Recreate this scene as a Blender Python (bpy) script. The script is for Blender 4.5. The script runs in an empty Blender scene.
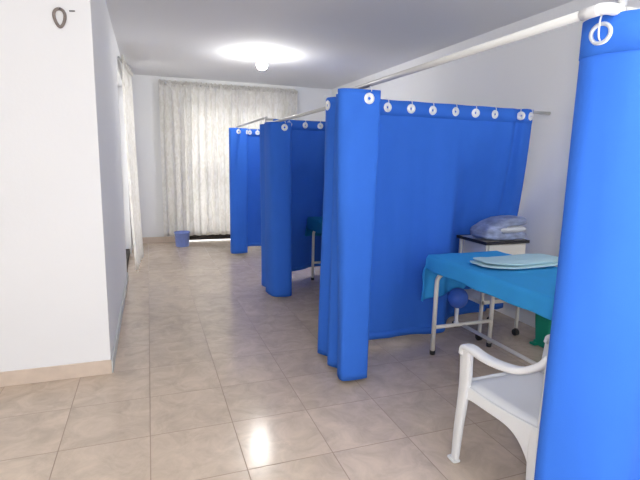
import bpy, bmesh, math, random
from mathutils import Vector, Matrix, noise
random.seed(7)
C = bpy.context.scene.collection
PI = math.pi

# ------------------------------------------------------------------ materials
def new_mat(name):
    m = bpy.data.materials.new(name); m.use_nodes = True
    nt = m.node_tree; nt.nodes.clear()
    out = nt.nodes.new('ShaderNodeOutputMaterial')
    return m, nt, out

def pbr(name, col, rough=.5, spec=.5, metal=0.0, bump=0.0, bscale=40.0, vary=0.0, vscale=6.0, transl=0.0, stretch=(1, 1, 1), weave=0.0):
    m, nt, out = new_mat(name)
    N, L = nt.nodes, nt.links
    b = N.new('ShaderNodeBsdfPrincipled')
    b.inputs['Base Color'].default_value = (*col, 1)
    b.inputs['Roughness'].default_value = rough
    b.inputs['Specular IOR Level'].default_value = spec
    b.inputs['Metallic'].default_value = metal
    tc = N.new('ShaderNodeTexCoord')
    mp = N.new('ShaderNodeMapping'); mp.inputs['Scale'].default_value = stretch
    L.new(tc.outputs['Object'], mp.inputs['Vector'])
    if vary:
        n = N.new('ShaderNodeTexNoise'); n.inputs['Scale'].default_value = vscale; n.inputs['Detail'].default_value = 4
        L.new(mp.outputs[0], n.inputs['Vector'])
        mx = N.new('ShaderNodeMix'); mx.data_type = 'RGBA'
        mx.inputs[6].default_value = (*[c * (1 - vary) for c in col], 1)
        mx.inputs[7].default_value = (*[min(1, c * (1 + vary)) for c in col], 1)
        L.new(n.outputs['Fac'], mx.inputs[0]); L.new(mx.outputs[2], b.inputs['Base Color'])
        colsock = mx.outputs[2]
    else:
        colsock = None
    if bump:
        n2 = N.new('ShaderNodeTexNoise'); n2.inputs['Scale'].default_value = bscale; n2.inputs['Detail'].default_value = 5
        L.new(mp.outputs[0], n2.inputs['Vector'])
        bp = N.new('ShaderNodeBump'); bp.inputs['Strength'].default_value = bump; bp.inputs['Distance'].default_value = .01
        L.new(n2.outputs['Fac'], bp.inputs['Height']); L.new(bp.outputs[0], b.inputs['Normal'])
    if transl:
        t = N.new('ShaderNodeBsdfTranslucent'); t.inputs['Color'].default_value = (*col, 1)
        if colsock: L.new(colsock, t.inputs['Color'])
        ms = N.new('ShaderNodeMixShader'); ms.inputs[0].default_value = transl
        L.new(b.outputs[0], ms.inputs[1]); L.new(t.outputs[0], ms.inputs[2]); L.new(ms.outputs[0], out.inputs[0])
    else:
        L.new(b.outputs[0], out.inputs[0])
    return m

def tile_mat(name, x0, y0, s, base, grout, rough):
    m, nt, out = new_mat(name)
    N, L = nt.nodes, nt.links
    b = N.new('ShaderNodeBsdfPrincipled'); L.new(b.outputs[0], out.inputs[0])
    g = N.new('ShaderNodeNewGeometry')
    sx = N.new('ShaderNodeSeparateXYZ'); L.new(g.outputs['Position'], sx.inputs[0])
    def M(op, a, bb=None):
        n = N.new('ShaderNodeMath'); n.operation = op
        for i, v in enumerate((a, bb)):
            if v is None: continue
            if isinstance(v, (int, float)): n.inputs[i].default_value = v
            else: L.new(v, n.inputs[i])
        return n.outputs[0]
    def axis(o, c):
        t = M('DIVIDE', M('SUBTRACT', o, c), s)
        fl = M('FLOOR', t); fr = M('SUBTRACT', t, fl)
        d = M('MINIMUM', fr, M('SUBTRACT', 1.0, fr))
        return fl, d
    fx, dx = axis(sx.outputs[0], x0); fy, dy = axis(sx.outputs[1], y0)
    lines = M('MINIMUM', dx, dy)
    mr = N.new('ShaderNodeMapRange'); mr.interpolation_type = 'SMOOTHSTEP'
    mr.inputs['From Min'].default_value = .002; mr.inputs['From Max'].default_value = .0085
    L.new(lines, mr.inputs['Value'])
    cid = N.new('ShaderNodeCombineXYZ'); L.new(fx, cid.inputs[0]); L.new(fy, cid.inputs[1])
    wn = N.new('ShaderNodeTexWhiteNoise'); wn.noise_dimensions = '3D'; L.new(cid.outputs[0], wn.inputs['Vector'])
    # mottling: cloudy veins, offset per tile
    off = N.new('ShaderNodeVectorMath'); off.operation = 'MULTIPLY_ADD'
    L.new(wn.outputs['Color'], off.inputs[0]); off.inputs[1].default_value = (7, 7, 7); L.new(g.outputs['Position'], off.inputs[2])
    n1 = N.new('ShaderNodeTexNoise'); n1.inputs['Scale'].default_value = 7; n1.inputs['Detail'].default_value = 6; n1.inputs['Roughness'].default_value = .65
    n1.inputs['Distortion'].default_value = .8
    L.new(off.outputs[0], n1.inputs['Vector'])
    cr = N.new('ShaderNodeValToRGB')
    cr.color_ramp.elements[0].position = .3; cr.color_ramp.elements[0].color = (*[c * .80 for c in base], 1)
    cr.color_ramp.elements[1].position = .72; cr.color_ramp.elements[1].color = (*[min(1, c * 1.12) for c in base], 1)
    L.new(n1.outputs['Fac'], cr.inputs[0])
    hv = N.new('ShaderNodeHueSaturation'); L.new(cr.outputs[0], hv.inputs['Color'])
    L.new(M('ADD', .96, M('MULTIPLY', wn.outputs['Value'], .08)), hv.inputs['Value'])
    mx = N.new('ShaderNodeMix'); mx.data_type = 'RGBA'
    mx.inputs[6].default_value = (*grout, 1); L.new(hv.outputs[0], mx.inputs[7]); L.new(mr.outputs[0], mx.inputs[0])
    L.new(mx.outputs[2], b.inputs['Base Color'])
    rr = M('ADD', M('MULTIPLY', M('SUBTRACT', 1.0, mr.outputs[0]), .4), M('ADD', rough, M('MULTIPLY', n1.outputs['Fac'], .06)))
    L.new(rr, b.inputs['Roughness'])
    b.inputs['Specular IOR Level'].default_value = .45
    bp = N.new('ShaderNodeBump'); bp.inputs['Strength'].default_value = .25; bp.inputs['Distance'].default_value = .002
    L.new(mr.outputs[0], bp.inputs['Height']); L.new(bp.outputs[0], b.inputs['Normal'])
    return m

def lace_mat(name):
    m, nt, out = new_mat(name)
    N, L = nt.nodes, nt.links
    tc = N.new('ShaderNodeTexCoord')
    mp = N.new('ShaderNodeMapping'); mp.inputs['Scale'].default_value = (1, 1, .55)
    L.new(tc.outputs['Object'], mp.inputs[0])
    v = N.new('ShaderNodeTexNoise'); v.inputs['Scale'].default_value = 11; v.inputs['Detail'].default_value = 3; v.inputs['Distortion'].default_value = 2.2
    L.new(mp.outputs[0], v.inputs['Vector'])
    cr = N.new('ShaderNodeValToRGB')
    cr.color_ramp.elements[0].position = .40; cr.color_ramp.elements[0].color = (.87, .85, .81, 1)
    cr.color_ramp.elements[1].position = .56; cr.color_ramp.elements[1].color = (.95, .935, .91, 1)
    L.new(v.outputs['Fac'], cr.inputs[0])
    b = N.new('ShaderNodeBsdfPrincipled'); b.inputs['Roughness'].default_value = .85; b.inputs['Specular IOR Level'].default_value = .15
    L.new(cr.outputs[0], b.inputs['Base Color'])
    bp = N.new('ShaderNodeBump'); bp.inputs['Strength'].default_value = .3; bp.inputs['Distance'].default_value = .004
    L.new(v.outputs['Fac'], bp.inputs['Height']); L.new(bp.outputs[0], b.inputs['Normal'])
    t = N.new('ShaderNodeBsdfTranslucent'); L.new(cr.outputs[0], t.inputs['Color'])
    ms = N.new('ShaderNodeMixShader'); ms.inputs[0].default_value = .5
    L.new(b.outputs[0], ms.inputs[1]); L.new(t.outputs[0], ms.inputs[2]); L.new(ms.outputs[0], out.inputs[0])
    return m

def emit_mat(name, col, strength):
    m, nt, out = new_mat(name)
    e = nt.nodes.new('ShaderNodeEmission'); e.inputs[0].default_value = (*col, 1); e.inputs[1].default_value = strength
    nt.links.new(e.outputs[0], out.inputs[0]); return m

M = {
 'wall': pbr('painted_plaster', (.85, .85, .86), .85, .2, bump=.05, bscale=60, vary=.012, vscale=1.5),
 'ceil': pbr('ceiling_paint', (.84, .84, .85), .9, .1, bump=.04, bscale=70),
 'base': pbr('beige_baseboard_tile', (.68, .56, .46), .35, .4, vary=.14, vscale=12),
 'palebase': pbr('pale_grey_baseboard', (.62, .63, .62), .5, .3),
 'floor': tile_mat('floor_tile', -.0397, 2.6533, .40, (.625, .51, .405), (.32, .23, .17), .15),
 'blue': pbr('royal_blue_cloth', (.042, .185, .77), .75, .22, bump=.10, bscale=300, vary=.05, vscale=5, transl=.10),
 'sheet': pbr('sky_blue_sheet', (.065, .48, .98), .8, .15, bump=.12, bscale=60, vary=.05, vscale=9, transl=.22),
 'teal': pbr('teal_blue_sheet', (.012, .22, .50), .8, .15, bump=.12, bscale=60, vary=.05, vscale=9, transl=.22),
 'aqua': pbr('pale_aqua_cloth', (.58, .84, .90), .85, .15, bump=.15, bscale=50, transl=.08),
 'lace': lace_mat('ivory_lace'),
 'steel': pbr('cream_painted_steel', (.86, .835, .78), .4, .4, bump=.03, bscale=30),
 'pipe': pbr('white_pipe', (.60, .60, .59), .4, .4),
 'chrome': pbr('bright_metal', (.88, .89, .90), .35, .5, metal=.35),
 'ringmetal': pbr('grey_ring_metal', (.62, .66, .74), .4, .5, metal=.4),
 'plastic': pbr('white_plastic', (.80, .81, .82), .38, .45),
 'rubber': pbr('black_rubber', (.02, .02, .022), .5, .4),
 'blacktrim': pbr('black_edge_trim', (.025, .025, .03), .4, .4),
 'cabinet': pbr('white_enamel', (.72, .70, .65), .4, .4, vary=.03, vscale=4),
 'green': pbr('green_plastic', (.012, .30, .19), .45, .4),
 'bucket': pbr('periwinkle_plastic', (.25, .34, .75), .4, .4, vary=.18, vscale=30),
 'ball': pbr('blue_rubber', (.05, .14, .60), .5, .35),
 'mattress': pbr('dark_vinyl', (.05, .10, .25), .5, .3),
 'bgrey': pbr('blue_grey_fleece', (.25, .295, .44), .5, .5, bump=.9, bscale=20, vary=1.1, vscale=13, stretch=(1, 1, 2.6)),
 'pale': pbr('pale_grey_fleece', (.62, .64, .68), .8, .2, bump=.3, bscale=30),
 'brown': pbr('dark_brown_metal', (.03, .022, .018), .5, .3),
 'glass': pbr('frosted_pane', (.92, .92, .92), .4, .3, transl=.85),
 'rope': pbr('grey_brown_cord', (.27, .23, .21), .9, .1, bump=.5, bscale=120),
 'nail': pbr('dark_nail_metal', (.12, .11, .11), .5, .4, metal=.5),
 'bulb': emit_mat('lit_lamp', (1, .985, .95), 160.0),
}

# ------------------------------------------------------------------ helpers
def setp(o, label=None, cat=None, group=None, kind=None):
    if label: o['label'] = label
    if cat: o['category'] = cat
    if group: o['group'] = group
    if kind: o['kind'] = kind
    return o

def thing(name, label, cat, loc=(0, 0, 0), rotz=0, group=None):
    o = bpy.data.objects.new(name, None); C.objects.link(o)
    o.empty_display_size = .05
    o.location = loc; o.rotation_euler = (0, 0, rotz)
    return setp(o, label, cat, group)

def world_loc(o):
    v = Vector((0, 0, 0))
    while o is not None:
        v = v + o.location; o = o.parent
    return v

def obj(name, bm, mat, parent=None, local=False, smooth=True, solid=0.0, bevel=0.0, sub=0):
    """one mesh object; world coordinates in bm unless local=True"""
    if parent is not None and not local:
        bmesh.ops.translate(bm, verts=bm.verts, vec=-world_loc(parent))
    me = bpy.data.meshes.new(name)
    bmesh.ops.recalc_face_normals(bm, faces=bm.faces)
    bm.to_mesh(me); bm.free()
    me.materials.append(M[mat] if isinstance(mat, str) else mat)
    if smooth:
        for p in me.polygons: p.use_smooth = True
    o = bpy.data.objects.new(name, me); C.objects.link(o)
    if parent is not None: o.parent = parent
    if solid:
        md = o.modifiers.new('thickness', 'SOLIDIFY'); md.thickness = solid; md.offset = 0
    if bevel:
        md = o.modifiers.new('bevel', 'BEVEL'); md.width = bevel; md.segments = 2; md.limit_method = 'ANGLE'
    if sub:
        md = o.modifiers.new('subdivision', 'SUBSURF'); md.levels = sub; md.render_levels = sub
    return o

def BM(): return bmesh.new()

def box(bm, x0, x1, y0, y1, z0, z1):
    vs = [bm.verts.new((x, y, z)) for z in (z0, z1) for y in (y0, y1) for x in (x0, x1)]
    for f in ((0, 1, 3, 2), (4, 6, 7, 5), (0, 4, 5, 1), (2, 3, 7, 6), (0, 2, 6, 4), (1, 5, 7, 3)):
        bm.faces.new([vs[i] for i in f])
    return vs

def catmull(pts, n, closed=False):
    pts = [Vector(p) for p in pts]
    out = []; k = len(pts)
    segs = k if closed else k - 1
    for i in range(segs):
        if closed: p0, p1, p2, p3 = pts[(i-1) % k], pts[i], pts[(i+1) % k], pts[(i+2) % k]
        else:
            p1, p2 = pts[i], pts[i+1]
            p0 = pts[i-1] if i else p1 * 2 - p2
            p3 = pts[i+2] if i + 2 < k else p2 * 2 - p1
        for j in range(n):
            t = j / n
            out.append(.5 * ((2*p1) + (p2-p0)*t + (2*p0-5*p1+4*p2-p3)*t*t + (3*p1-p0-3*p2+p3)*t**3))
    if not closed: out.append(pts[-1].copy())
    return out

def resample(pts, n):
    L = [0]
    for a, b in zip(pts, pts[1:]): L.append(L[-1] + (b - a).length)
    out = []; j = 0
    for i in range(n):
        s = L[-1] * i / (n - 1)
        while j < len(L) - 2 and L[j+1] < s: j += 1
        d = L[j+1] - L[j]
        t = 0 if d < 1e-9 else (s - L[j]) / d
        out.append(pts[j].lerp(pts[j+1], min(1, t)))
    return out

def tube(bm, pts, r, n=12, closed=False, flat=None, cap=True):
    """sweep a round (or flattened) section along pts; r number or list"""
    pts = [Vector(p) for p in pts]; k = len(pts)
    rings = []; ref = None
    for i, p in enumerate(pts):
        if closed: t = (pts[(i+1) % k] - pts[i-1]).normalized()
        else: t = (pts[min(i+1, k-1)] - pts[max(i-1, 0)]).normalized()
        if ref is None:
            ref = Vector((0, 0, 1)) if abs(t.z) < .9 else Vector((1, 0, 0))
        a = (ref - t * ref.dot(t)).normalized(); b = t.cross(a); ref = a
        rr = r[i] if isinstance(r, (list, tuple)) else r
        fa, fb = flat if flat else (1, 1)
        rings.append([bm.verts.new(p + a * (rr*fa*math.cos(2*PI*j/n)) + b * (rr*fb*math.sin(2*PI*j/n))) for j in range(n)])
    m = k if closed else k - 1
    for i in range(m):
        A, B = rings[i], rings[(i+1) % k]
        for j in range(n): bm.faces.new((A[j], A[(j+1) % n], B[(j+1) % n], B[j]))
    if cap and not closed:
        bm.faces.new(rings[0]); bm.faces.new(rings[-1])

def ribbon(bm, pts, sides, half_w, half_t, round_=4):
    """strap of rectangular-rounded section along pts; sides = across vector(s)"""
    pts = [Vector(p) for p in pts]; k = len(pts); rings = []
    for i, p in enumerate(pts):
        t = (pts[min(i+1, k-1)] - pts[max(i-1, 0)]).normalized()
        s = Vector(sides[i] if isinstance(sides, list) else sides)
        s = (s - t * s.dot(t)).normalized(); nrm = t.cross(s)
        w = half_w[i] if isinstance(half_w, (list, tuple)) else half_w
        h = half_t[i] if isinstance(half_t, (list, tuple)) else half_t
        ring = []
        for j in range(12):
            a = 2*PI*(j+.5)/12
            ca, sa = math.cos(a), math.sin(a)
            ring.append(bm.verts.new(p + s * (w * math.copysign(abs(ca)**.55, ca)) + nrm * (h * math.copysign(abs(sa)**.55, sa))))
        rings.append(ring)
    for A, B in zip(rings, rings[1:]):
        for j in range(12): bm.faces.new((A[j], A[(j+1) % 12], B[(j+1) % 12], B[j]))
    bm.faces.new(rings[0]); bm.faces.new(rings[-1])

def lathe(bm, cx, cy, prof, n=32):
    rings = []
    for r, z in prof:
        rings.append([bm.verts.new((cx + r*math.cos(2*PI*j/n), cy + r*math.sin(2*PI*j/n), z)) for j in range(n)])
    for A, B in zip(rings, rings[1:]):
        for j in range(n): bm.faces.new((A[j], A[(j+1) % n], B[(j+1) % n], B[j]))
    if prof[0][0] > 1e-6: bm.faces.new(rings[0])
    if prof[-1][0] > 1e-6: bm.faces.new(rings[-1])
    bmesh.ops.remove_doubles(bm, verts=bm.verts, dist=1e-6)

def sgp(v, e): return math.copysign(abs(v)**e, v)
def superell(bm, c, a, b, h, e1=.35, e2=.35, amp=0.0, sc=12, rot=0, nu=48, nv=20, warp=None):
    rings = []
    for i in range(nv + 1):
        f = -PI/2 + PI*i/nv
        ring = []
        for j in range(nu):
            th = 2*PI*j/nu
            x = a*sgp(math.cos(f), e1)*sgp(math.cos(th), e2); y = b*sgp(math.cos(f), e1)*sgp(math.sin(th), e2); z = h*sgp(math.sin(f), e1)
            if warp: x, y, z = warp(x, y, z)
            p = Vector((x*math.cos(rot)-y*math.sin(rot), x*math.sin(rot)+y*math.cos(rot), z)) + Vector(c)
            if amp:
                d = noise.noise(p*sc); p += Vector((d*amp, noise.noise(p*sc+Vector((9, 3, 1)))*amp, noise.noise(p*sc+Vector((1, 7, 5)))*amp*.6))
            ring.append(bm.verts.new(p))
        rings.append(ring)
    for A, B in zip(rings, rings[1:]):
        for j in range(nu): bm.faces.new((A[j], A[(j+1) % nu], B[(j+1) % nu], B[j]))
    bmesh.ops.remove_doubles(bm, verts=bm.verts, dist=1e-5)

# ------------------------------------------------------------------ the room
XL, XR, YB, HC = -.266, 2.989, 7.78, 2.538      # side block face, right wall, back wall, ceiling
YF, Y0, XO = 3.046, -1.9, -3.0                  # front face of the block, added end wall behind the camera, far left wall
def struct(name, bm, mat, **k): return setp(obj(name, bm, mat, smooth=False, **k), kind='structure')

b = BM(); box(b, XO, XR + .15, Y0, YB + .6, -.12, 0); struct('floor', b, 'floor')
b = BM(); box(b, XO, XR + .15, Y0, YB + .2, HC, HC + .12); struct('ceiling', b, 'ceil')
b = BM(); box(b, XR, XR + .15, Y0, YB + .2, 0, HC); struct('wall_right', b, 'wall')
b = BM(); box(b, XO - .15, XO, Y0, YF + .2, 0, HC); struct('wall_far_left', b, 'wall')
b = BM()
for (x0, x1, z0, z1) in ((XO, -.9, 0, HC), (2.2, XR, 0, HC), (-.9, 2.2, 0, .75), (-.9, 2.2, 2.35, HC)): box(b, x0, x1, Y0 - .15, Y0, z0, z1)
struct('wall_front_added', b, 'wall')  # unseen wall added behind the camera, its window opening sized for the daylight let in
# block on the left: front face towards the camera, side face along the corridor, then an opening with a lace curtain
YS = 5.50; YW = 7.0
b = BM(); box(b, XO, XL, YF, YS, 0, HC); struct('wall_left', b, 'wall')
b = BM(); box(b, XL - .2, XL, YW, YB, 0, HC); box(b, XL - .2, XL, YS, YW, 2.25, HC)
struct('wall_left_end', b, 'wall')
b = BM()
for (x0, x1, z0, z1) in ((XL - .2, .52, 0, HC), (2.15, XR, 0, HC), (.52, 2.15, 2.2, HC)): box(b, x0, x1, YB, YB + .2, z0, z1)
struct('wall_back', b, 'wall')
# baseboards
b = BM(); box(b, XO, XL + .004, YF - .012, YF, 0, .09); struct('baseboard_front', b, 'base', bevel=.002)
b = BM(); box(b, XL, XL + .012, YF, YS, 0, .075); struct('baseboard_left', b, 'palebase', bevel=.003)
b = BM(); box(b, XL, .52, YB - .012, YB, 0, .095); box(b, 2.15, XR, YB - .012, YB, 0, .095); struct('baseboard_back', b, 'base', bevel=.002)
# back door behind the lace: dark frame, dark bottom rail with a gap of daylight under it, frosted panes
d = thing('door_1', None, None, (1.335, YB + .07, 0)); setp(d, kind='structure')
b = BM()
for x in (.52, 1.30, 2.09): box(b, x, x + .06, YB + .05, YB + .09, .014, 2.2)
box(b, .52, 2.15, YB + .05, YB + .09, .014, .15); box(b, .52, 2.15, YB + .05, YB + .09, 2.12, 2.2); box(b, .52, 2.15, YB + .05, YB + .09, 1.0, 1.08)
obj('door_frame', b, 'brown', d, smooth=False)
for x0, x1 in ((.58, 1.30), (1.36, 2.09)):
    for z0, z1 in ((.15, 1.0), (1.08, 2.12)):
        b = BM(); box(b, x0, x1, YB + .066, YB + .074, z0, z1); obj('pane', b, 'glass', d, smooth=False)
# window opening on the left behind the narrow lace curtain
w = thing('window_1', None, None, (XL - .1, (YS + YW)/2, 0)); setp(w, kind='structure')
b = BM()
for y in (YS, (YS+YW)/2 - .03, YW - .06): box(b, XL - .12, XL - .08, y, y + .06, .065, 2.25)
box(b, XL - .12, XL - .08, YS, YW, .065, .12); box(b, XL - .12, XL - .08, YS, YW, 2.19, 2.25)
obj('window_frame', b, 'pipe', w, smooth=False)
b = BM(); box(b, XL - .104, XL - .096, YS + .06, YW - .06, .12, 2.19); obj('pane', b, 'glass', w, smooth=False)
b = BM(); box(b, XL - .15, XL - .02, YS, YW, 0, .065); obj('plinth', b, 'brown', w, smooth=False)

# ------------------------------------------------------------------ ring hanging on the block wall
t = thing('wall_ring', 'small grey-brown oval cord ring hanging high on the white wall at left', 'ring', (-.421, YF - .008, 2.03))
pts = [(-.421 + .026*math.cos(a) + .004*math.sin(2*a), YF - .008, 2.075 + .046*math.sin(a)) for a in [2*PI*i/28 for i in range(28)]]
b = BM(); tube(b, pts, .008, 8, closed=True); obj('cord', b, 'rope', t)
b = BM(); tube(b, [(-.414, YF, 2.118), (-.414, YF - .022, 2.121)], .005, 8); obj('nail', b, 'nail', t)
b = BM(); tube(b, [(-.372, YF, 2.118), (-.352, YF - .012, 2.117), (-.344, YF - .014, 2.117)], .0035, 8)
setp(obj('nail', b, 'nail'), 'tiny dark bent nail in the white wall just right of the oval cord ring', 'nail')

# ------------------------------------------------------------------ ceiling lamp
def ceiling_lamp(LX, LY, label):
    t = thing('ceiling_lamp', label, 'lamp', (LX, LY, HC))
    b = BM(); lathe(b, LX, LY, [(0, HC), (.075, HC), (.075, HC - .018), (.05, HC - .03), (.03, HC - .05), (0, HC - .05)]); obj('lamp_base', b, 'plastic', t)
    b = BM(); lathe(b, LX, LY, [(0, HC - .05), (.022, HC - .052), (.034, HC - .07), (.056, HC - .095), (.062, HC - .12), (.054, HC - .148), (.03, HC - .168), (0, HC - .174)]); obj('bulb', b, 'bulb', t)
ceiling_lamp(1.288, 5.63, 'lit round ceiling lamp glowing above the corridor of blue cubicles')
ceiling_lamp(1.5, -.1, 'added unseen ceiling lamp brightening the near end of the room, above the camera')  # never in view, added to brighten the near bay and right wall

# ------------------------------------------------------------------ lace curtains
def lace(name, label, path, zt, zb, n, foldamp, folds, outward, bottom_flare=0.0, zig=.012, group=None):
    base = resample([Vector((*p, 0)) for p in path], n)
    t = thing(name, label, 'curtain', (base[n//2].x, base[n//2].y, zb), group=group)
    rows = 34; b = BM(); grid = []
    for i in range(rows + 1):
        f = i / rows; row = []
        for j, p in enumerate(base):
            s = j / (n - 1)
            ph = folds * 2*PI*s + 1.4*noise.noise(Vector((s*9, f*.8, 3)))
            gather = max(0, 1 - f/.03)
            amp = foldamp * (.35 + .65*min(1, f/.12)) * (.7 + .6*abs(noise.noise(Vector((s*14, 1, 0)))))
            dd = amp*math.sin(ph) + .35*amp*math.sin(2.3*ph + 1) + zig*gather*math.sin(5*ph)
            q = p + Vector(outward) * (dd + bottom_flare*f*f)
            z = zt + (zb - zt)*f + (.012*math.sin(ph*1.7) if i == 0 else 0) + (.010*noise.noise(Vector((s*20, 5, 5))) if i == rows else 0)
            row.append(b.verts.new((q.x, q.y, z)))
        grid.append(row)
    for A, B in zip(grid, grid[1:]):
        for j in range(n - 1): b.faces.new((A[j], A[j+1], B[j+1], B[j]))
    obj('lace_fabric', b, 'lace', t, solid=.0015)
    a, c = base[0], base[-1]
    b = BM(); off = Vector(outward)*(-.035)
    tube(b, [a + off + Vector((0, 0, zt - .03)), c + off + Vector((0, 0, zt - .03))], .011, 10); obj('rod', b, 'pipe', t)
    # heading tape: gathered band near the top
    b = BM(); prev = None
    for j, p in enumerate(base):
        s = j/(n-1); dd = foldamp*.5*math.sin(folds*2*PI*s*2.2) + .014
        q = p + Vector(outward)*dd
        cur = (b.verts.new((q.x, q.y, zt - .035)), b.verts.new((q.x, q.y, zt - .075)))
        if prev: b.faces.new((prev[0], cur[0], cur[1], prev[1]))
        prev = cur
    obj('gathered_heading', b, 'lace', t, solid=.002)
    return t
lace('lace_curtain', 'wide ivory lace curtain covering the doorway on the back wall', [(.19, 7.62), (2.33, 7.62)], 2.465, .125, 300, .034, 17, (0, -1, 0))
lace('lace_curtain', 'narrow ivory lace curtain on the left side of the corridor near the back', [(-.215, 5.66), (-.21, 6.0), (-.185, 6.35), (-.155, 6.62)], 2.41, .035, 90, .018, 6, (1, 0, 0), bottom_flare=.05)

# ------------------------------------------------------------------ curtain rods
RA, RB, RC = 1.765, 1.700, 1.772       # heights of the three aisle rods
XA = 1.175
def rod(label, p, q, r=.014, extra=None, group='white curtain rods of the cubicles'):
    t = thing('curtain_rod', label, 'curtain rod', p, group=group)
    b = BM(); tube(b, [p, q], r, 14); obj('pipe', b, 'pipe', t)
    if extra: extra(t)
    return t
def fit_at(t, p, ax, name='pipe_fitting', r=.0158, l=.03):
    v = {'x': Vector((l, 0, 0)), 'y': Vector((0, l, 0)), 'z': Vector((0, 0, l))}[ax]
    b = BM(); tube(b, [Vector(p) - v, Vector(p) + v], r, 14); obj(name, b, 'plastic', t)
def exA(t):
    fit_at(t, (XA, 2.90, RA), 'y'); fit_at(t, (XA, 1.06, RA), 'y')
    hx = XA + .062
    b = BM(); tube(b, [(hx, 1.02, RA + .012), (hx, 1.02, HC)], .0125, 14); obj('ceiling_hanger', b, 'pipe', t)
    b = BM(); lathe(b, hx, 1.02, [(0, HC), (.04, HC), (.04, HC - .008), (.014, HC - .014), (0, HC - .014)]); obj('ceiling_flange', b, 'plastic', t)
    b = BM(); tube(b, catmull([(XA, 1.075, RA), (XA, 1.035, RA), (XA + .015, 1.02, RA), (XA + .06, 1.02, RA)], 5), .0155, 14); obj('elbow', b, 'plastic', t)
rod('white aisle curtain rod nearest the camera with a hanger up to the ceiling', (XA, 1.04, RA), (XA, 2.95, RA), extra=exA)
rod('white aisle curtain rod running from the middle blue bunch to the second blue bunch', (XA, 2.97, RB), (XA, 4.90, RB), .013, extra=lambda t: fit_at(t, (XA, 4.87, RB), 'y', r=.0148))
def exC(t):
    fit_at(t, (XA, 4.96, RC), 'y', r=.0148)
    b = BM(); tube(b, [(XA, 4.94, RC), (XA, 4.94, RB - .012)], .014, 12); obj('drop_joint', b, 'plastic', t)
rod('white aisle curtain rod farthest back, over the farthest blue bunch', (XA, 4.92, RC), (XA, 6.70, RC), .012, extra=exC)
rod('white cross rod carrying the nearest flat blue partition curtain to the right wall', (XA - .01, 2.985, 1.745), (XR, 2.985, 1.745), .012)
rod('white cross rod carrying the middle blue partition curtain behind the second bunch', (XA - .01, 4.93, 1.752), (XR, 4.93, 1.752), .012)
rod('white cross rod carrying the farthest blue partition curtain', (XA - .01, 6.73, 1.752), (XR, 6.73, 1.752), .012)
rod('white cross rod turning right off the nearest aisle rod above the foreground curtain', (XA + .075, 1.02, RA), (XR, 1.02, RA), .013)

# ------------------------------------------------------------------ blue curtains
def annulus_mesh(prof, mat):
    b = BM(); n = 28
    rings = [[b.verts.new((r*math.cos(2*PI*j/n), h, r*math.sin(2*PI*j/n))) for j in range(n)] for r, h in prof]
    rings2 = [[b.verts.new((r*math.cos(2*PI*j/n), -h - .002, r*math.sin(2*PI*j/n))) for j in range(n)] for r, h in prof]
    allr = rings + rings2[::-1]
    for A, B in zip(allr, allr[1:] + allr[:1]):
        for j in range(n): b.faces.new((A[j], A[(j+1) % n], B[(j+1) % n], B[j]))
    bmesh.ops.recalc_face_normals(b, faces=b.faces)
    me = bpy.data.meshes.new('eyelet'); b.to_mesh(me); b.free(); me.materials.append(M[mat])
    for p in me.polygons: p.use_smooth = True
    return me
EYE_DISC = annulus_mesh([(.0325, -.0010), (.0305, .0042), (.020, .0058), (.0085, .0042), (.0070, -.0010)], 'chrome')
EYE_RING = annulus_mesh([(.0315, -.0010), (.0300, .0040), (.026, .0055), (.0215, .0040), (.0200, -.0010)], 'ringmetal')
def hook_mesh(drop):
    b = BM()
    pts = catmull([(0, .010, -.012), (0, .002, -.018), (0, -.010, -.008), (0, -.012, drop*.5), (0, -.004, drop), (0, .014, drop + .014), (0, .030, drop), (0, .030, drop - .016)], 5)
    tube(b, pts, .0026, 8)
    me = bpy.data.meshes.new('hook'); b.to_mesh(me); b.free(); me.materials.append(M['chrome'])
    for p in me.polygons: p.use_smooth = True
    return me
HOOK = hook_mesh(.05)

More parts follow.
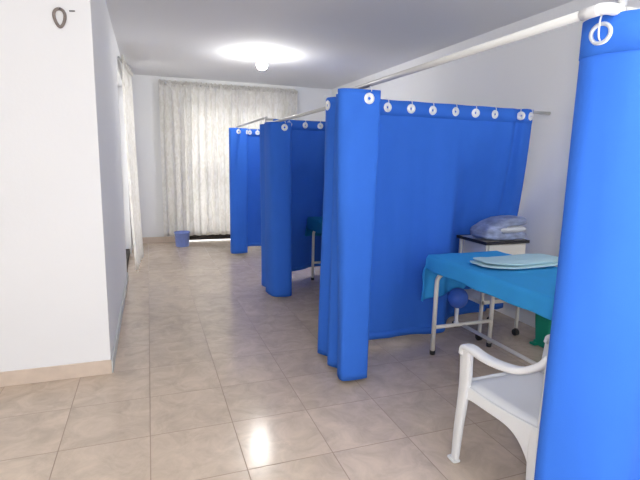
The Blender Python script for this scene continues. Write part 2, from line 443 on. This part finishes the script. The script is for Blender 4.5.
def curtain(label, top, bot, zt, zb, n=170, rows=44, eyes=(), flip=False, seed=0, deform=None, hem=True, wr=.004, group='blue cubicle curtains', eye_scale=1.0, eye_z=.048, ring=False):
    T = resample(catmull([(*p, 0) for p in top], 10), n); B = resample(catmull([(*p, 0) for p in bot], 10), n)
    zbf = zb if callable(zb) else (lambda s: zb)
    ztf = zt if callable(zt) else (lambda s: zt)
    mid = T[n//2].lerp(B[n//2], .5)
    t = thing('cubicle_curtain', label, 'curtain', (mid.x, mid.y, zbf(.5)), group=group)
    def P(s, f):
        x = s*(n-1); i = min(n-2, int(x)); k = x - i
        a = T[i].lerp(T[i+1], k); c = B[i].lerp(B[i+1], k)
        e = f*f*(3-2*f)
        p = a.lerp(c, e)
        z = ztf(s) + (zbf(s) - ztf(s))*f
        # sag of the hem line between eyelets and soft cloth wrinkles
        p = Vector((p.x, p.y, z))
        nn = noise.noise(Vector((s*11 + seed, f*3.2, seed*1.7))) + .5*noise.noise(Vector((s*23 + seed, f*8, seed)))
        w = wr*min(1, f/.15)
        p += Vector((.5*nn*w, nn*w, 0))
        if deform: p = deform(p, s, f)
        return p
    b = BM(); grid = []
    for i in range(rows + 1):
        grid.append([b.verts.new(P(j/(n-1), i/rows)) for j in range(n)])
    for A, Bb in zip(grid, grid[1:]):
        for j in range(n - 1): b.faces.new((A[j], A[j+1], Bb[j+1], Bb[j]))
    fabric = obj('fabric', b, 'blue', t, solid=.003)
    # stitched heading band and bottom hem: doubled cloth, a part of its own
    for nm, f0, f1 in (('heading_band', 0.0, .060), ('bottom_hem', .968, 1.0)):
        b = BM(); g2 = []
        sg = -1 if flip else 1
        for f in (f0, f0 + (f1-f0)*.5, f1):
            row = []
            for j in range(n):
                s = j/(n-1); p = P(s, f); q = P(min(1, s+.004), f) - P(max(0, s-.004), f)
                nv = Vector((q.y, -q.x, 0)).normalized()*sg
                row.append(b.verts.new(p + nv*.0028))
            g2.append(row)
        for A, Bb in zip(g2, g2[1:]):
            for j in range(n-1): b.faces.new((A[j], A[j+1], Bb[j+1], Bb[j]))
        obj(nm, b, 'blue', t, solid=.0012)
    base = world_loc(t)
    for s in eyes:
        p = P(s, 0); q = P(min(1, s+.006), .02) - P(max(0, s-.006), .02)
        f = eye_z/(ztf(s) - zbf(s)); p = P(s, f)
        tx = Vector((q.x, q.y, 0)).normalized(); sg = -1 if flip else 1
        nv = Vector((tx.y, -tx.x, 0))*sg
        ty = nv; tz = Vector((0, 0, 1)); txx = ty.cross(tz)
        R = Matrix((txx, ty, tz)).transposed()
        e = bpy.data.objects.new('eyelet', EYE_RING if ring else EYE_DISC); C.objects.link(e); e.parent = t
        e.location = p - base + nv*.0035; e.rotation_euler = R.to_euler(); e.scale = (eye_scale,)*3
        h = bpy.data.objects.new('hook', HOOK); C.objects.link(h); h.parent = e
        h.rotation_euler = (0, 0, PI)
    return t

# middle bunch (nearest complete one): flat face to the camera, folds running back along the aisle rod
topB = [(1.10, 2.96), (1.085, 2.88), (1.12, 2.80), (1.075, 2.72), (1.085, 2.65), (1.04, 2.58), (1.005, 2.51), (1.05, 2.466), (1.20, 2.455), (1.243, 2.47), (1.255, 2.55), (1.21, 2.60), (1.26, 2.68), (1.20, 2.75), (1.25, 2.85)]
botB = [(1.10, 2.97), (1.060, 2.90), (1.105, 2.80), (1.055, 2.70), (1.10, 2.62), (1.062, 2.55), (1.050, 2.475), (1.08, 2.452), (1.19, 2.448), (1.225, 2.465), (1.245, 2.55), (1.19, 2.60), (1.25, 2.68), (1.18, 2.75), (1.24, 2.85)]
curtain('blue curtain bunched up on the aisle rod, the nearest complete bunch left of the couch', topB, botB, 1.735, lambda s: .028, eyes=(.06, .56), seed=3, flip=True)
# partition behind the couch
def push(p, s, f):
    # the cabinet and couch hold the lower right of the cloth back: it leans away gradually
    a = min(1, max(0, (p.x - 2.12)/.24)); a = a*a*(3-2*a)
    c = min(1, max(0, (1.66 - p.z)/.80)); c = c*c*(3-2*c)
    dy = .195*a*c
    p.y += dy
    p.x += dy*1.0*max(0, (s - .6)/.4) - .008*f
    return p
xs = [1.24, 1.33, 1.43, 1.53, 1.62, 1.72, 1.82, 1.92, 2.02, 2.12, 2.22, 2.32, 2.42, 2.52, 2.60, 2.66, 2.72, 2.785]
topP = [(x, 2.955 + .010*math.sin(i*2.1)) for i, x in enumerate(xs)]
topP[-3] = (2.655, 2.966); topP[-2] = (2.70, 2.925)
botP = [(x, 2.875 + .10*(x - 1.24)/.75 + .018*math.sin(i*1.25)) for i, x in enumerate(xs)]
botP[-4] = (2.60, 3.02); botP[-3] = (2.655, 3.09); botP[-2] = (2.70, 3.04)
def xs_s(x): return (x - 1.24)/(2.785 - 1.24)
curtain('blue curtain stretched flat as the partition behind the sky-blue couch and white cabinet', topP, botP, 1.757, lambda s: .055 + .02*math.sin(s*9), eyes=tuple(xs_s(x) for x in (1.54, 1.715, 1.895, 2.075, 2.25, 2.42, 2.665, 2.755)), seed=11, deform=push, eye_z=.050, wr=.006)
# second bunch
topC = [(1.10, 4.85), (1.06, 4.72), (1.09, 4.60), (1.05, 4.48), (1.055, 4.36), (1.09, 4.30), (1.20, 4.285), (1.262, 4.31), (1.27, 4.42), (1.22, 4.52), (1.27, 4.62), (1.22, 4.74)]
botC = [(1.11, 4.86), (1.085, 4.74), (1.105, 4.62), (1.07, 4.50), (1.08, 4.36), (1.115, 4.285), (1.20, 4.265), (1.272, 4.285), (1.29, 4.40), (1.23, 4.52), (1.28, 4.62), (1.23, 4.75)]
curtain('blue curtain bunched up on the aisle rod between the nearer and farther bunches', topC, botC, 1.682, .03, eyes=(.555,), seed=21, flip=True)
xs2 = [1.24, 1.34, 1.44, 1.54, 1.64, 1.74, 1.84, 1.94, 2.04, 2.16, 2.28, 2.40, 2.52, 2.64, 2.76]
topQ = [(x, 4.90 + .010*math.sin(i*1.9)) for i, x in enumerate(xs2)]
botQ = [(x, 4.91 + .20*min(1, max(0, (x - 1.4)/.35)) + .02*math.sin(i*1.3)) for i, x in enumerate(xs2)]
def xs_q(x): return (x - 1.24)/(2.76 - 1.24)
curtain('blue partition curtain behind the second bunch, beside the mostly hidden second couch', topQ, botQ, 1.755, .105, eyes=tuple(xs_q(x) for x in (1.41, 1.59, 1.76, 1.95)), seed=31, wr=.008)
# far bunch and far partition
topD = [(1.10, 6.72), (1.06, 6.64), (1.05, 6.54), (1.035, 6.46), (1.09, 6.43), (1.20, 6.43), (1.27, 6.45), (1.28, 6.54), (1.23, 6.62), (1.27, 6.70)]
botD = [(1.11, 6.72), (1.06, 6.62), (1.055, 6.52), (1.04, 6.43), (1.09, 6.40), (1.20, 6.41), (1.262, 6.43), (1.27, 6.54), (1.23, 6.62), (1.27, 6.70)]
curtain('blue curtain bunched up at the far end, in front of the lace curtain', topD, botD, 1.745, .045, eyes=(.50, .66), seed=41, flip=True)
xs3 = [1.31, 1.39, 1.50, 1.62, 1.74, 1.86, 2.0, 2.15, 2.3, 2.5, 2.7, 2.8]
topR = [(x, 6.70 + .012*math.sin(i*1.9)) for i, x in enumerate(xs3)]
botR = [(x, 6.76 + .02*math.sin(i*1.4)) for i, x in enumerate(xs3)]
curtain('blue partition curtain deepest in the room, behind the farthest bunch', topR, botR, 1.755, .07, eyes=((1.36-1.31)/1.49, (1.47-1.31)/1.49, (1.62-1.31)/1.49), seed=51)
# foreground curtain at the right edge
topN = [(1.32, 1.13), (1.26, 1.14), (1.222, 1.125), (1.203, 1.08), (1.213, 1.03), (1.245, .97), (1.30, .930), (1.37, .92), (1.44, .93), (1.54, .925), (1.64, .935), (1.74, .92), (1.85, .93), (1.95, .925)]
botN = [(1.33, 1.12), (1.27, 1.14), (1.220, 1.125), (1.210, 1.085), (1.24, 1.03), (1.29, .965), (1.34, .935), (1.40, .93), (1.48, .95), (1.56, .93), (1.65, .95), (1.75, .93), (1.85, .94), (1.95, .93)]
curtain('blue foreground curtain filling the right edge of the view, nearest the camera', topN, botN, 1.757, .03, n=200, eyes=(.185, .315, .50), seed=61, ring=True, wr=.003, flip=False)

# ------------------------------------------------------------------ treatment couches
def couch(x0, x1, y0, y1, label, ztop=.705):
    """steel frame on two inverted-U ends, long stretcher, padded top"""
    t = thing('treatment_couch', label, 'bed', ((x0+x1)/2, (y0+y1)/2, 0), group='treatment couches in the cubicles')
    zb = .585
    for y in (y0 + .06, y1 - .05):
        b = BM(); r = .0155
        arc = []
        lx, rx = x0 + .045, x1 - .045
        arc += [(lx, y, .02), (lx, y, zb - .10)]
        arc += [(lx + .06*(1-math.cos(a)), y, zb - .06 + .06*math.sin(a)) for a in [PI/2*i/6 for i in range(1, 7)]]
        arc += [(rx - .06*(1-math.cos(a)), y, zb - .06 + .06*math.sin(a)) for a in [PI/2*i/6 for i in range(6, 0, -1)]]
        arc += [(rx, y, zb - .10), (rx, y, .02)]
        tube(b, arc, r, 12); lg = obj('leg_frame', b, 'steel', t)
        for x in (lx, rx):
            b = BM(); lathe(b, x, y, [(0, 0), (.018, 0), (.0195, .012), (.0195, .03), (0, .03)], 16); obj('rubber_foot', b, 'rubber', lg)
        b = BM(); tube(b, [(lx, y, .20), (rx, y, .20)], .0135, 10); obj('cross_bar', b, 'steel', t)
    b = BM(); tube(b, [((x0+x1)/2, y0 + .06, .19), ((x0+x1)/2, y1 - .05, .19)], .0125, 10); obj('stretcher', b, 'steel', t)
    b = BM()
    box(b, x0 + .035, x1 - .035, y0 + .02, y1 - .02, zb + .014, zb + .04)
    obj('top_frame', b, 'steel', t, smooth=False, bevel=.004)
    b = BM(); box(b, x0, x1, y0, y1, zb + .04, ztop); obj('mattress', b, 'mattress', t, bevel=.025)
    return t
def sheet(x0, x1, y0, y1, ztop, left, right, far_fn, label, mat, parent=None, near=.1, seed=0):
    N1, N2 = 70, 120
    far_max = max(far_fn(x0), far_fn((x0+x1)/2), far_fn(x1))
    b = BM(); grid = []
    for i in range(N2 + 1):
        row = []
        for j in range(N1 + 1):
            u = -left + (x1 - x0 + left + right)*j/N1
            vf = i/N2
            xr = min(max(u, 0), x1 - x0)
            fl = far_fn(x0 + xr)
            # allot the last 35 rows to the far overhang so its hem can slope
            nf = 34
            if i <= N2 - nf: v = -near + (y1 - y0 + near)*i/(N2 - nf)
            else: v = (y1 - y0) + fl*(i - (N2 - nf))/nf
            yr = min(max(v, 0), y1 - y0)
            dx = max(-u, u - (x1 - x0), 0); dy = max(-v, v - (y1 - y0), 0)
            sx = -1 if u < 0 else 1; sy = -1 if v < 0 else 1
            flare = .10
            d = (dx**3 + dy**3)**(1/3)
            x = x0 + xr + sx*(.012*min(1, dx/.02) + flare*dx); y = y0 + yr + sy*(.012*min(1, dy/.02) + flare*dy*.6)
            z = ztop + .006 - max(0, d - .004)
            q = Vector((x, y, z))
            wv = noise.noise(Vector((u*7 + seed, v*5, 1)))
            if d > .01:
                k = min(1, d/.08)
                x += sx*(dx > 0)*.005*k*math.sin(v*19 + 2*wv)
                y += (dy > 0)*sy*.016*k*math.sin(u*34 + 2*wv)
                z += .006*noise.noise(Vector((u*14, v*5, seed)))*k
            else:
                z += .0035*noise.noise(Vector((u*9, v*7, seed + 4))) + .003
            row.append(b.verts.new((x, y, z)))
        grid.append(row)
    for A, B in zip(grid, grid[1:]):
        for j in range(N1): b.faces.new((A[j], A[j+1], B[j+1], B[j]))
    o = obj('couch_sheet', b, mat, None, solid=.002)
    return setp(o, label, 'sheet', 'blue couch sheets')
CX0, CX1, CY0, CY1 = 1.805, 2.385, 1.16, 2.748
couch(CX0, CX1, CY0, CY1, 'cream steel treatment couch under a sky-blue sheet in the nearest cubicle')
def far1(x):
    s = (x - CX0)/(CX1 - CX0)
    return .34 - .13*s - .10*max(0, s - .55)/.45
sheet(CX0, CX1, CY0, CY1, .705, .100, .075, far1, 'sky-blue sheet draped over the nearest couch and hanging down at its far end', 'sheet', seed=2)
DX0, DX1, DY0, DY1 = 1.665, 2.245, 3.45, 4.965
couch(DX0, DX1, DY0, DY1, 'second treatment couch mostly hidden behind the middle blue bunch, one cream leg showing')
sheet(DX0, DX1, DY0, DY1, .705, .12, .09, lambda x: .22, 'teal-blue sheet on the second couch, only a corner showing past the middle bunch', 'teal', seed=8)

# folded pale aqua sheet on the couch
def warp_a(x, y, z):
    return x, y + .10*x*x/.3 - .02, z*(1 + .35*x/.3) + .003*math.sin(x*18)
t = thing('folded_sheet', 'pale aqua folded sheet lying on top of the sky-blue couch sheet', 'folded sheet', (2.18, 2.32, .716))
for i, (zz, k, dx) in enumerate(((.732, 1.0, 0), (.751, .96, .010))):
    b = BM(); superell(b, (2.185 + dx, 2.315 + .004*i, zz), 0.315*k, .125*k, .0115, .7, .45, amp=.007, sc=16, rot=.02, warp=warp_a, nu=64)
    obj('fold', b, 'aqua', t)

# ------------------------------------------------------------------ blue ball on a short post on the couch cross bar
t = thing('ball_knob', 'round blue ball on a short white post on the lower bar of the couch', 'ball', (2.034, CY1 - .05, .2135))
b = BM(); lathe(b, 2.034, CY1 - .05, [(0, .2135), (.018, .2135), (.018, .225), (.0125, .228), (.0125, .34), (0, .34)], 16); obj('post', b, 'plastic', t)
b = BM(); bmesh.ops.create_uvsphere(b, u_segments=32, v_segments=20, radius=.071)
for v in b.verts: v.co.z *= 1.04
bmesh.ops.translate(b, verts=b.verts, vec=(2.034, CY1 - .05, .40)); obj('ball', b, 'ball', t)

# ------------------------------------------------------------------ white bedside cabinet on black casters
KX0, KX1, KY0, KY1 = 2.335, 2.715, 2.81, 3.14
t = thing('bedside_cabinet', 'white metal bedside cabinet with black-edged top and casters in the corner behind the couch', 'cabinet', ((KX0+KX1)/2, (KY0+KY1)/2, 0))
b = BM(); box(b, KX0 - .006, KX1 + .006, KY0 - .006, KY1 + .006, .752, .768); tp = obj('top', b, 'cabinet', t, smooth=False, bevel=.003)
b = BM()
for (x0, x1, y0, y1) in ((KX0 - .014, KX0 - .004, KY0 - .014, KY1 + .014), (KX1 + .004, KX1 + .014, KY0 - .014, KY1 + .014), (KX0 - .004, KX1 + .004, KY0 - .014, KY0 - .004), (KX0 - .004, KX1 + .004, KY1 + .004, KY1 + .014)):
    box(b, x0, x1, y0, y1, .750, .772)
obj('edge_trim', b, 'blacktrim', tp, smooth=False)
for x in (KX0 + .014, KX1 - .014):
    for y in (KY0 + .014, KY1 - .014):
        b = BM(); box(b, x - .011, x + .011, y - .011, y + .011, .062, .752); lg = obj('leg', b, 'cabinet', t, smooth=False, bevel=.003)
        b = BM(); tube(b, [(x - .014, y, .027), (x + .014, y, .027)], .027, 20); tube(b, [(x, y, .03), (x, y, .066)], .010, 10); obj('caster', b, 'rubber', lg)
b = BM(); box(b, KX0 + .03, KX1 - .003, KY0 + .004, KY1 - .02, .60, .752); obj('drawer_box', b, 'cabinet', t, smooth=False, bevel=.003)
b = BM(); box(b, KX0 + .03, KX1 - .03, KY0 - .004, KY0 + .004, .612, .742); dr = obj('drawer_front', b, 'cabinet', t, smooth=False, bevel=.003)
b = BM(); tube(b, [(2.47, KY0 - .004, .67), (2.475, KY0 - .022, .67), (2.575, KY0 - .022, .67), (2.58, KY0 - .004, .67)], .005, 8); obj('handle', b, 'chrome', dr)
for y in (KY0 + .05, KY0 + .12, KY1 - .05):
    pass
b = BM(); box(b, KX0 + .004, KX0 + .010, KY0 + .025, KY0 + .15, .60, .752); obj('side_panel', b, 'cabinet', t, smooth=False)
b = BM(); box(b, KX0 + .003, KX1 - .003, KY0 + .003, KY1 - .003, .285, .315); obj('lower_shelf', b, 'cabinet', t, smooth=False, bevel=.003)

# bundle of folded blankets on the cabinet
t = thing('blanket_bundle', 'blue-grey folded blanket bundle with a pale fold on top of the white cabinet', 'blanket', (2.52, 2.96, .77))
cx, cy = 2.530, 2.912
b = BM(); superell(b, (cx + .02, cy - .006, .808), .166, .108, .036, .55, .35, amp=.010, sc=14, nu=64); obj('lower_fold', b, 'bgrey', t)
b = BM(); superell(b, (cx + .038, cy - .012, .856), .142, .108, .030, .8, .4, amp=.008, sc=13, nu=64); obj('pale_fold', b, 'pale', t)
def warp_u(x, y, z):
    k = min(1, max(0, (x + .19)/.38)); g = (z/.05 + 1)/2
    kk = min(1, max(0, (k - .28)/.25)); kk = kk*kk*(3 - 2*kk)
    zlo = .004 + .100*kk; zhi = .095 + .062*min(1, k/.45)**.8 + .026*k
    return x, y, zlo + (zhi - zlo)*g
b = BM(); superell(b, (cx - .012, cy, .772), .206, .112, .05, .6, .38, amp=.011, sc=13, nu=72, nv=24, warp=warp_u); obj('upper_fold', b, 'bgrey', t)

# ------------------------------------------------------------------ green waste bin
t = thing('waste_bin', 'green plastic bin standing on the floor by the right wall beyond the couch', 'bin', (2.785, 2.575, 0))
bx, by = 2.785, 2.575
b = BM()
prof = [(0.0, .072, .072), (.012, .084, .084), (.03, .084, .084), (.036, .074, .074), (.26, .090, .090), (.29, .096, .096)]
rings = []
for z, ax, ay in prof:
    rings.append([b.verts.new((bx + ax*sgp(math.cos(2*PI*j/36), .4), by + ay*sgp(math.sin(2*PI*j/36), .4), z)) for j in range(36)])
for A, B in zip(rings, rings[1:]):
    for j in range(36): b.faces.new((A[j], A[(j+1) % 36], B[(j+1) % 36], B[j]))
b.faces.new(rings[0]); b.faces.new(rings[-1]); obj('body', b, 'green', t)
b = BM(); superell(b, (bx, by, .312), .099, .099, .024, .5, .4); obj('lid', b, 'green', t)
b = BM(); box(b, bx - .115, bx - .07, by + .02, by + .07, .004, .022); obj('pedal', b, 'green', t, smooth=False, bevel=.004)

# ------------------------------------------------------------------ small blue bucket by the lace curtain
t = thing('bucket', 'small periwinkle blue plastic bucket on the floor in front of the lace curtain', 'bucket', (.45, 7.40, 0))
b = BM(); lathe(b, .45, 7.40, [(0, 0), (.093, 0), (.099, .01), (.112, .205), (.119, .208), (.119, .222), (.110, .224), (.108, .205), (.094, .02), (0, .02)]); obj('body', b, 'bucket', t)
b = BM(); tube(b, [(.45 + .118*math.cos(a), 7.40 - .03*math.sin(a) - .012, .205 - .10*math.sin(a)) for a in [PI*i/20 for i in range(21)]], .0035, 8); obj('handle', b, 'plastic', t)

# ------------------------------------------------------------------ white plastic armchair (front towards local +y)
def armchair(loc, rotz):
    t = thing('plastic_armchair', 'white moulded plastic armchair half hidden behind the foreground blue curtain', 'chair', loc, rotz)
    zs = .385
    # seat shell with rolled edge
    b = BM(); NX, NY = 24, 24; grid = []
    for i in range(NY + 1):
        v = i/NY; row = []
        y = -.20 + .43*v
        hw = .168 + .056*v
        for j in range(NX + 1):
            u = -1 + 2*j/NX
            e = max(0, (abs(u) - .8)/.2); ef = max(0, (v - .85)/.15)
            bow = .022*(1 - u*u)*max(0, v - .5)*2
            z = zs - .016*(1 - u*u)*math.sin(PI*min(1, v*1.05)) - .03*e*e - .035*ef*ef
            row.append(b.verts.new((hw*u, y + bow, z)))
        grid.append(row)
    for A, B in zip(grid, grid[1:]):
        for j in range(NX): b.faces.new((A[j], A[j+1], B[j+1], B[j]))
    obj('seat', b, 'plastic', t, local=True, solid=.006)
    for sx in (-1, 1):
        # front leg and arm support in one moulded post
        b = BM()
        p = catmull([(sx*.240, .205, 0), (sx*.234, .204, .15), (sx*.226, .196, .33), (sx*.226, .190, .42), (sx*.232, .186, .50), (sx*.234, .180, .545)], 5)
        k = len(p)
        ribbon(b, p, (0, 1, 0), [.020 + .016*min(1, i/(k*.6)) for i in range(k)], [.012 + .004*min(1, i/(k*.6)) for i in range(k)])
        fl = obj('front_leg', b, 'plastic', t, local=True)
        b = BM(); superell(b, (sx*.244, .208, .007), .021, .030, .007, .6, .5); obj('foot_pad', b, 'plastic', fl, local=True)
        # back leg
        b = BM()
        p = catmull([(sx*.178, -.205, 0), (sx*.174, -.192, .16), (sx*.168, -.180, .34), (sx*.166, -.177, .372)], 5); k = len(p)
        ribbon(b, p, (0, 1, 0), [.026 + .012*min(1, i/(k*.9)) for i in range(k)], .014)
        obj('back_leg', b, 'plastic', t, local=True)
        # side apron, arched into both legs
        b = BM(); n = 28; top = []; bot = []
        for i in range(n + 1):
            f = i/n; y = .205 - .41*f
            zt = zs - .004 - .012*math.sin(PI*f)
            a = max(0, (f - .45)/.55); a0 = max(0, (.18 - f)/.18)
            zb = zs - .062 - .012*f - .20*a**3.4 - .02*a0**2
            x = sx*(.226 - .058*f)
            top.append((x, y, zt)); bot.append((x, y, zb))
        for xo in (-.006, .006):
            pass
        vt = [[b.verts.new((q[0] + xo, q[1], q[2])) for q in top] for xo in (-.007, .007)]
        vb = [[b.verts.new((q[0] + xo, q[1], q[2])) for q in bot] for xo in (-.007, .007)]
        for i in range(n):
            b.faces.new((vt[0][i], vt[0][i+1], vb[0][i+1], vb[0][i])); b.faces.new((vt[1][i], vb[1][i], vb[1][i+1], vt[1][i+1]))
            b.faces.new((vt[0][i], vt[1][i], vt[1][i+1], vt[0][i+1])); b.faces.new((vb[0][i], vb[0][i+1], vb[1][i+1], vb[1][i]))
        b.faces.new((vt[0][0], vb[0][0], vb[1][0], vt[1][0])); b.faces.new((vt[0][n], vt[1][n], vb[1][n], vb[0][n]))
        obj('side_apron', b, 'plastic', t, local=True, smooth=False, bevel=.003)
        # arm rest
        b = BM()
        p = catmull([(sx*.232, .205, .520), (sx*.234, .195, .550), (sx*.236, .150, .562), (sx*.234, .06, .556), (sx*.222, -.04, .562), (sx*.204, -.12, .580), (sx*.186, -.19, .628), (sx*.176, -.22, .67)], 5)
        ribbon(b, p, (1, 0, 0), .026, .014); obj('armrest', b, 'plastic', t, local=True)
    # front apron
    b = BM(); n = 24; 
    pts = []
    for i in range(n + 1):
        u = -1 + 2*i/n
        pts.append((.205*u, .215 + .022*(1-u*u), zs - .045 + .012*(1-u*u)))
    ribbon(b, pts, (0, 0, 1), [.030 + .03*abs(-1 + 2*i/n)**4 for i in range(n+1)], .006); obj('front_apron', b, 'plastic', t, local=True)
    # backrest with a rim and slats
    b = BM()
    rim = catmull([(-.155, -.19, .37), (-.165, -.205, .55), (-.18, -.225, .70), (-.15, -.24, .79), (0, -.25, .82), (.15, -.24, .79), (.18, -.225, .70), (.165, -.205, .55), (.155, -.19, .37)], 7)
    tube(b, rim, .016, 10, flat=(1.25, .8))
    br = obj('backrest', b, 'plastic', t, local=True)
    for u in (-.8, -.4, 0, .4, .8):
        b = BM(); p = catmull([(u*.14, -.192, .40), (u*.15, -.212 - .008*(1-abs(u)), .58), (u*.145, -.240 - .008*(1-abs(u)), .79 + .01*(1-abs(u)))], 6)
        ribbon(b, p, (1, 0, 0), .022, .004); obj('slat', b, 'plastic', br, local=True)
    b = BM(); ribbon(b, [(-.157, -.19, .40), (0, -.20, .405), (.157, -.19, .40)], (0, 0, 1), .02, .006); obj('lower_rail', b, 'plastic', br, local=True)
    return t
armchair((1.505, 1.413, 0), math.radians(-2))

# ------------------------------------------------------------------ camera
r = Vector((.94, -.34, .02)); 
f, yaw, pitch, roll, H = 470.767, math.radians(20.012), math.radians(9.619), math.radians(1.192), 1.344
cy_, sy_, cp_, sp_ = math.cos(yaw), math.sin(yaw), math.cos(pitch), math.sin(pitch)
fw = Vector((sy_*cp_, cy_*cp_, -sp_)); r0 = Vector((cy_, -sy_, 0)); u0 = r0.cross(fw)
rt = r0*math.cos(roll) + u0*math.sin(roll); up = -r0*math.sin(roll) + u0*math.cos(roll)
cam = bpy.data.cameras.new('camera'); co = bpy.data.objects.new('camera', cam); C.objects.link(co)
cam.sensor_fit = 'HORIZONTAL'; cam.sensor_width = 36; cam.lens = f/640*36; cam.clip_start = .02
mw = Matrix((rt, up, -fw)).transposed().to_4x4(); mw.translation = (0, 0, H); co.matrix_world = mw
bpy.context.scene.camera = co

# ------------------------------------------------------------------ light: daylight through panes and the added end-wall window, seen and added lamps, camera's flash
wd = bpy.data.worlds.new('daylight'); bpy.context.scene.world = wd; wd.use_nodes = True
bg = wd.node_tree.nodes.get('Background') or wd.node_tree.nodes.new('ShaderNodeBackground')
bg.inputs[0].default_value = (.97, .985, 1.0, 1); bg.inputs[1].default_value = 2.9
fl = bpy.data.lights.new('camera_flash', 'POINT'); fl.energy = 30; fl.shadow_soft_size = .012; fl.color = (1, 1, 1)
fo = bpy.data.objects.new('camera_flash', fl); C.objects.link(fo); fo.location = Vector((0, 0, H)) + rt*.05 + up*.025 + fw*.02

sc = bpy.context.scene
sc.view_settings.view_transform = 'Standard'; sc.view_settings.look = 'None'
sc.view_settings.exposure = 0.75; sc.view_settings.gamma = 1; sc.view_settings.use_curve_mapping = False
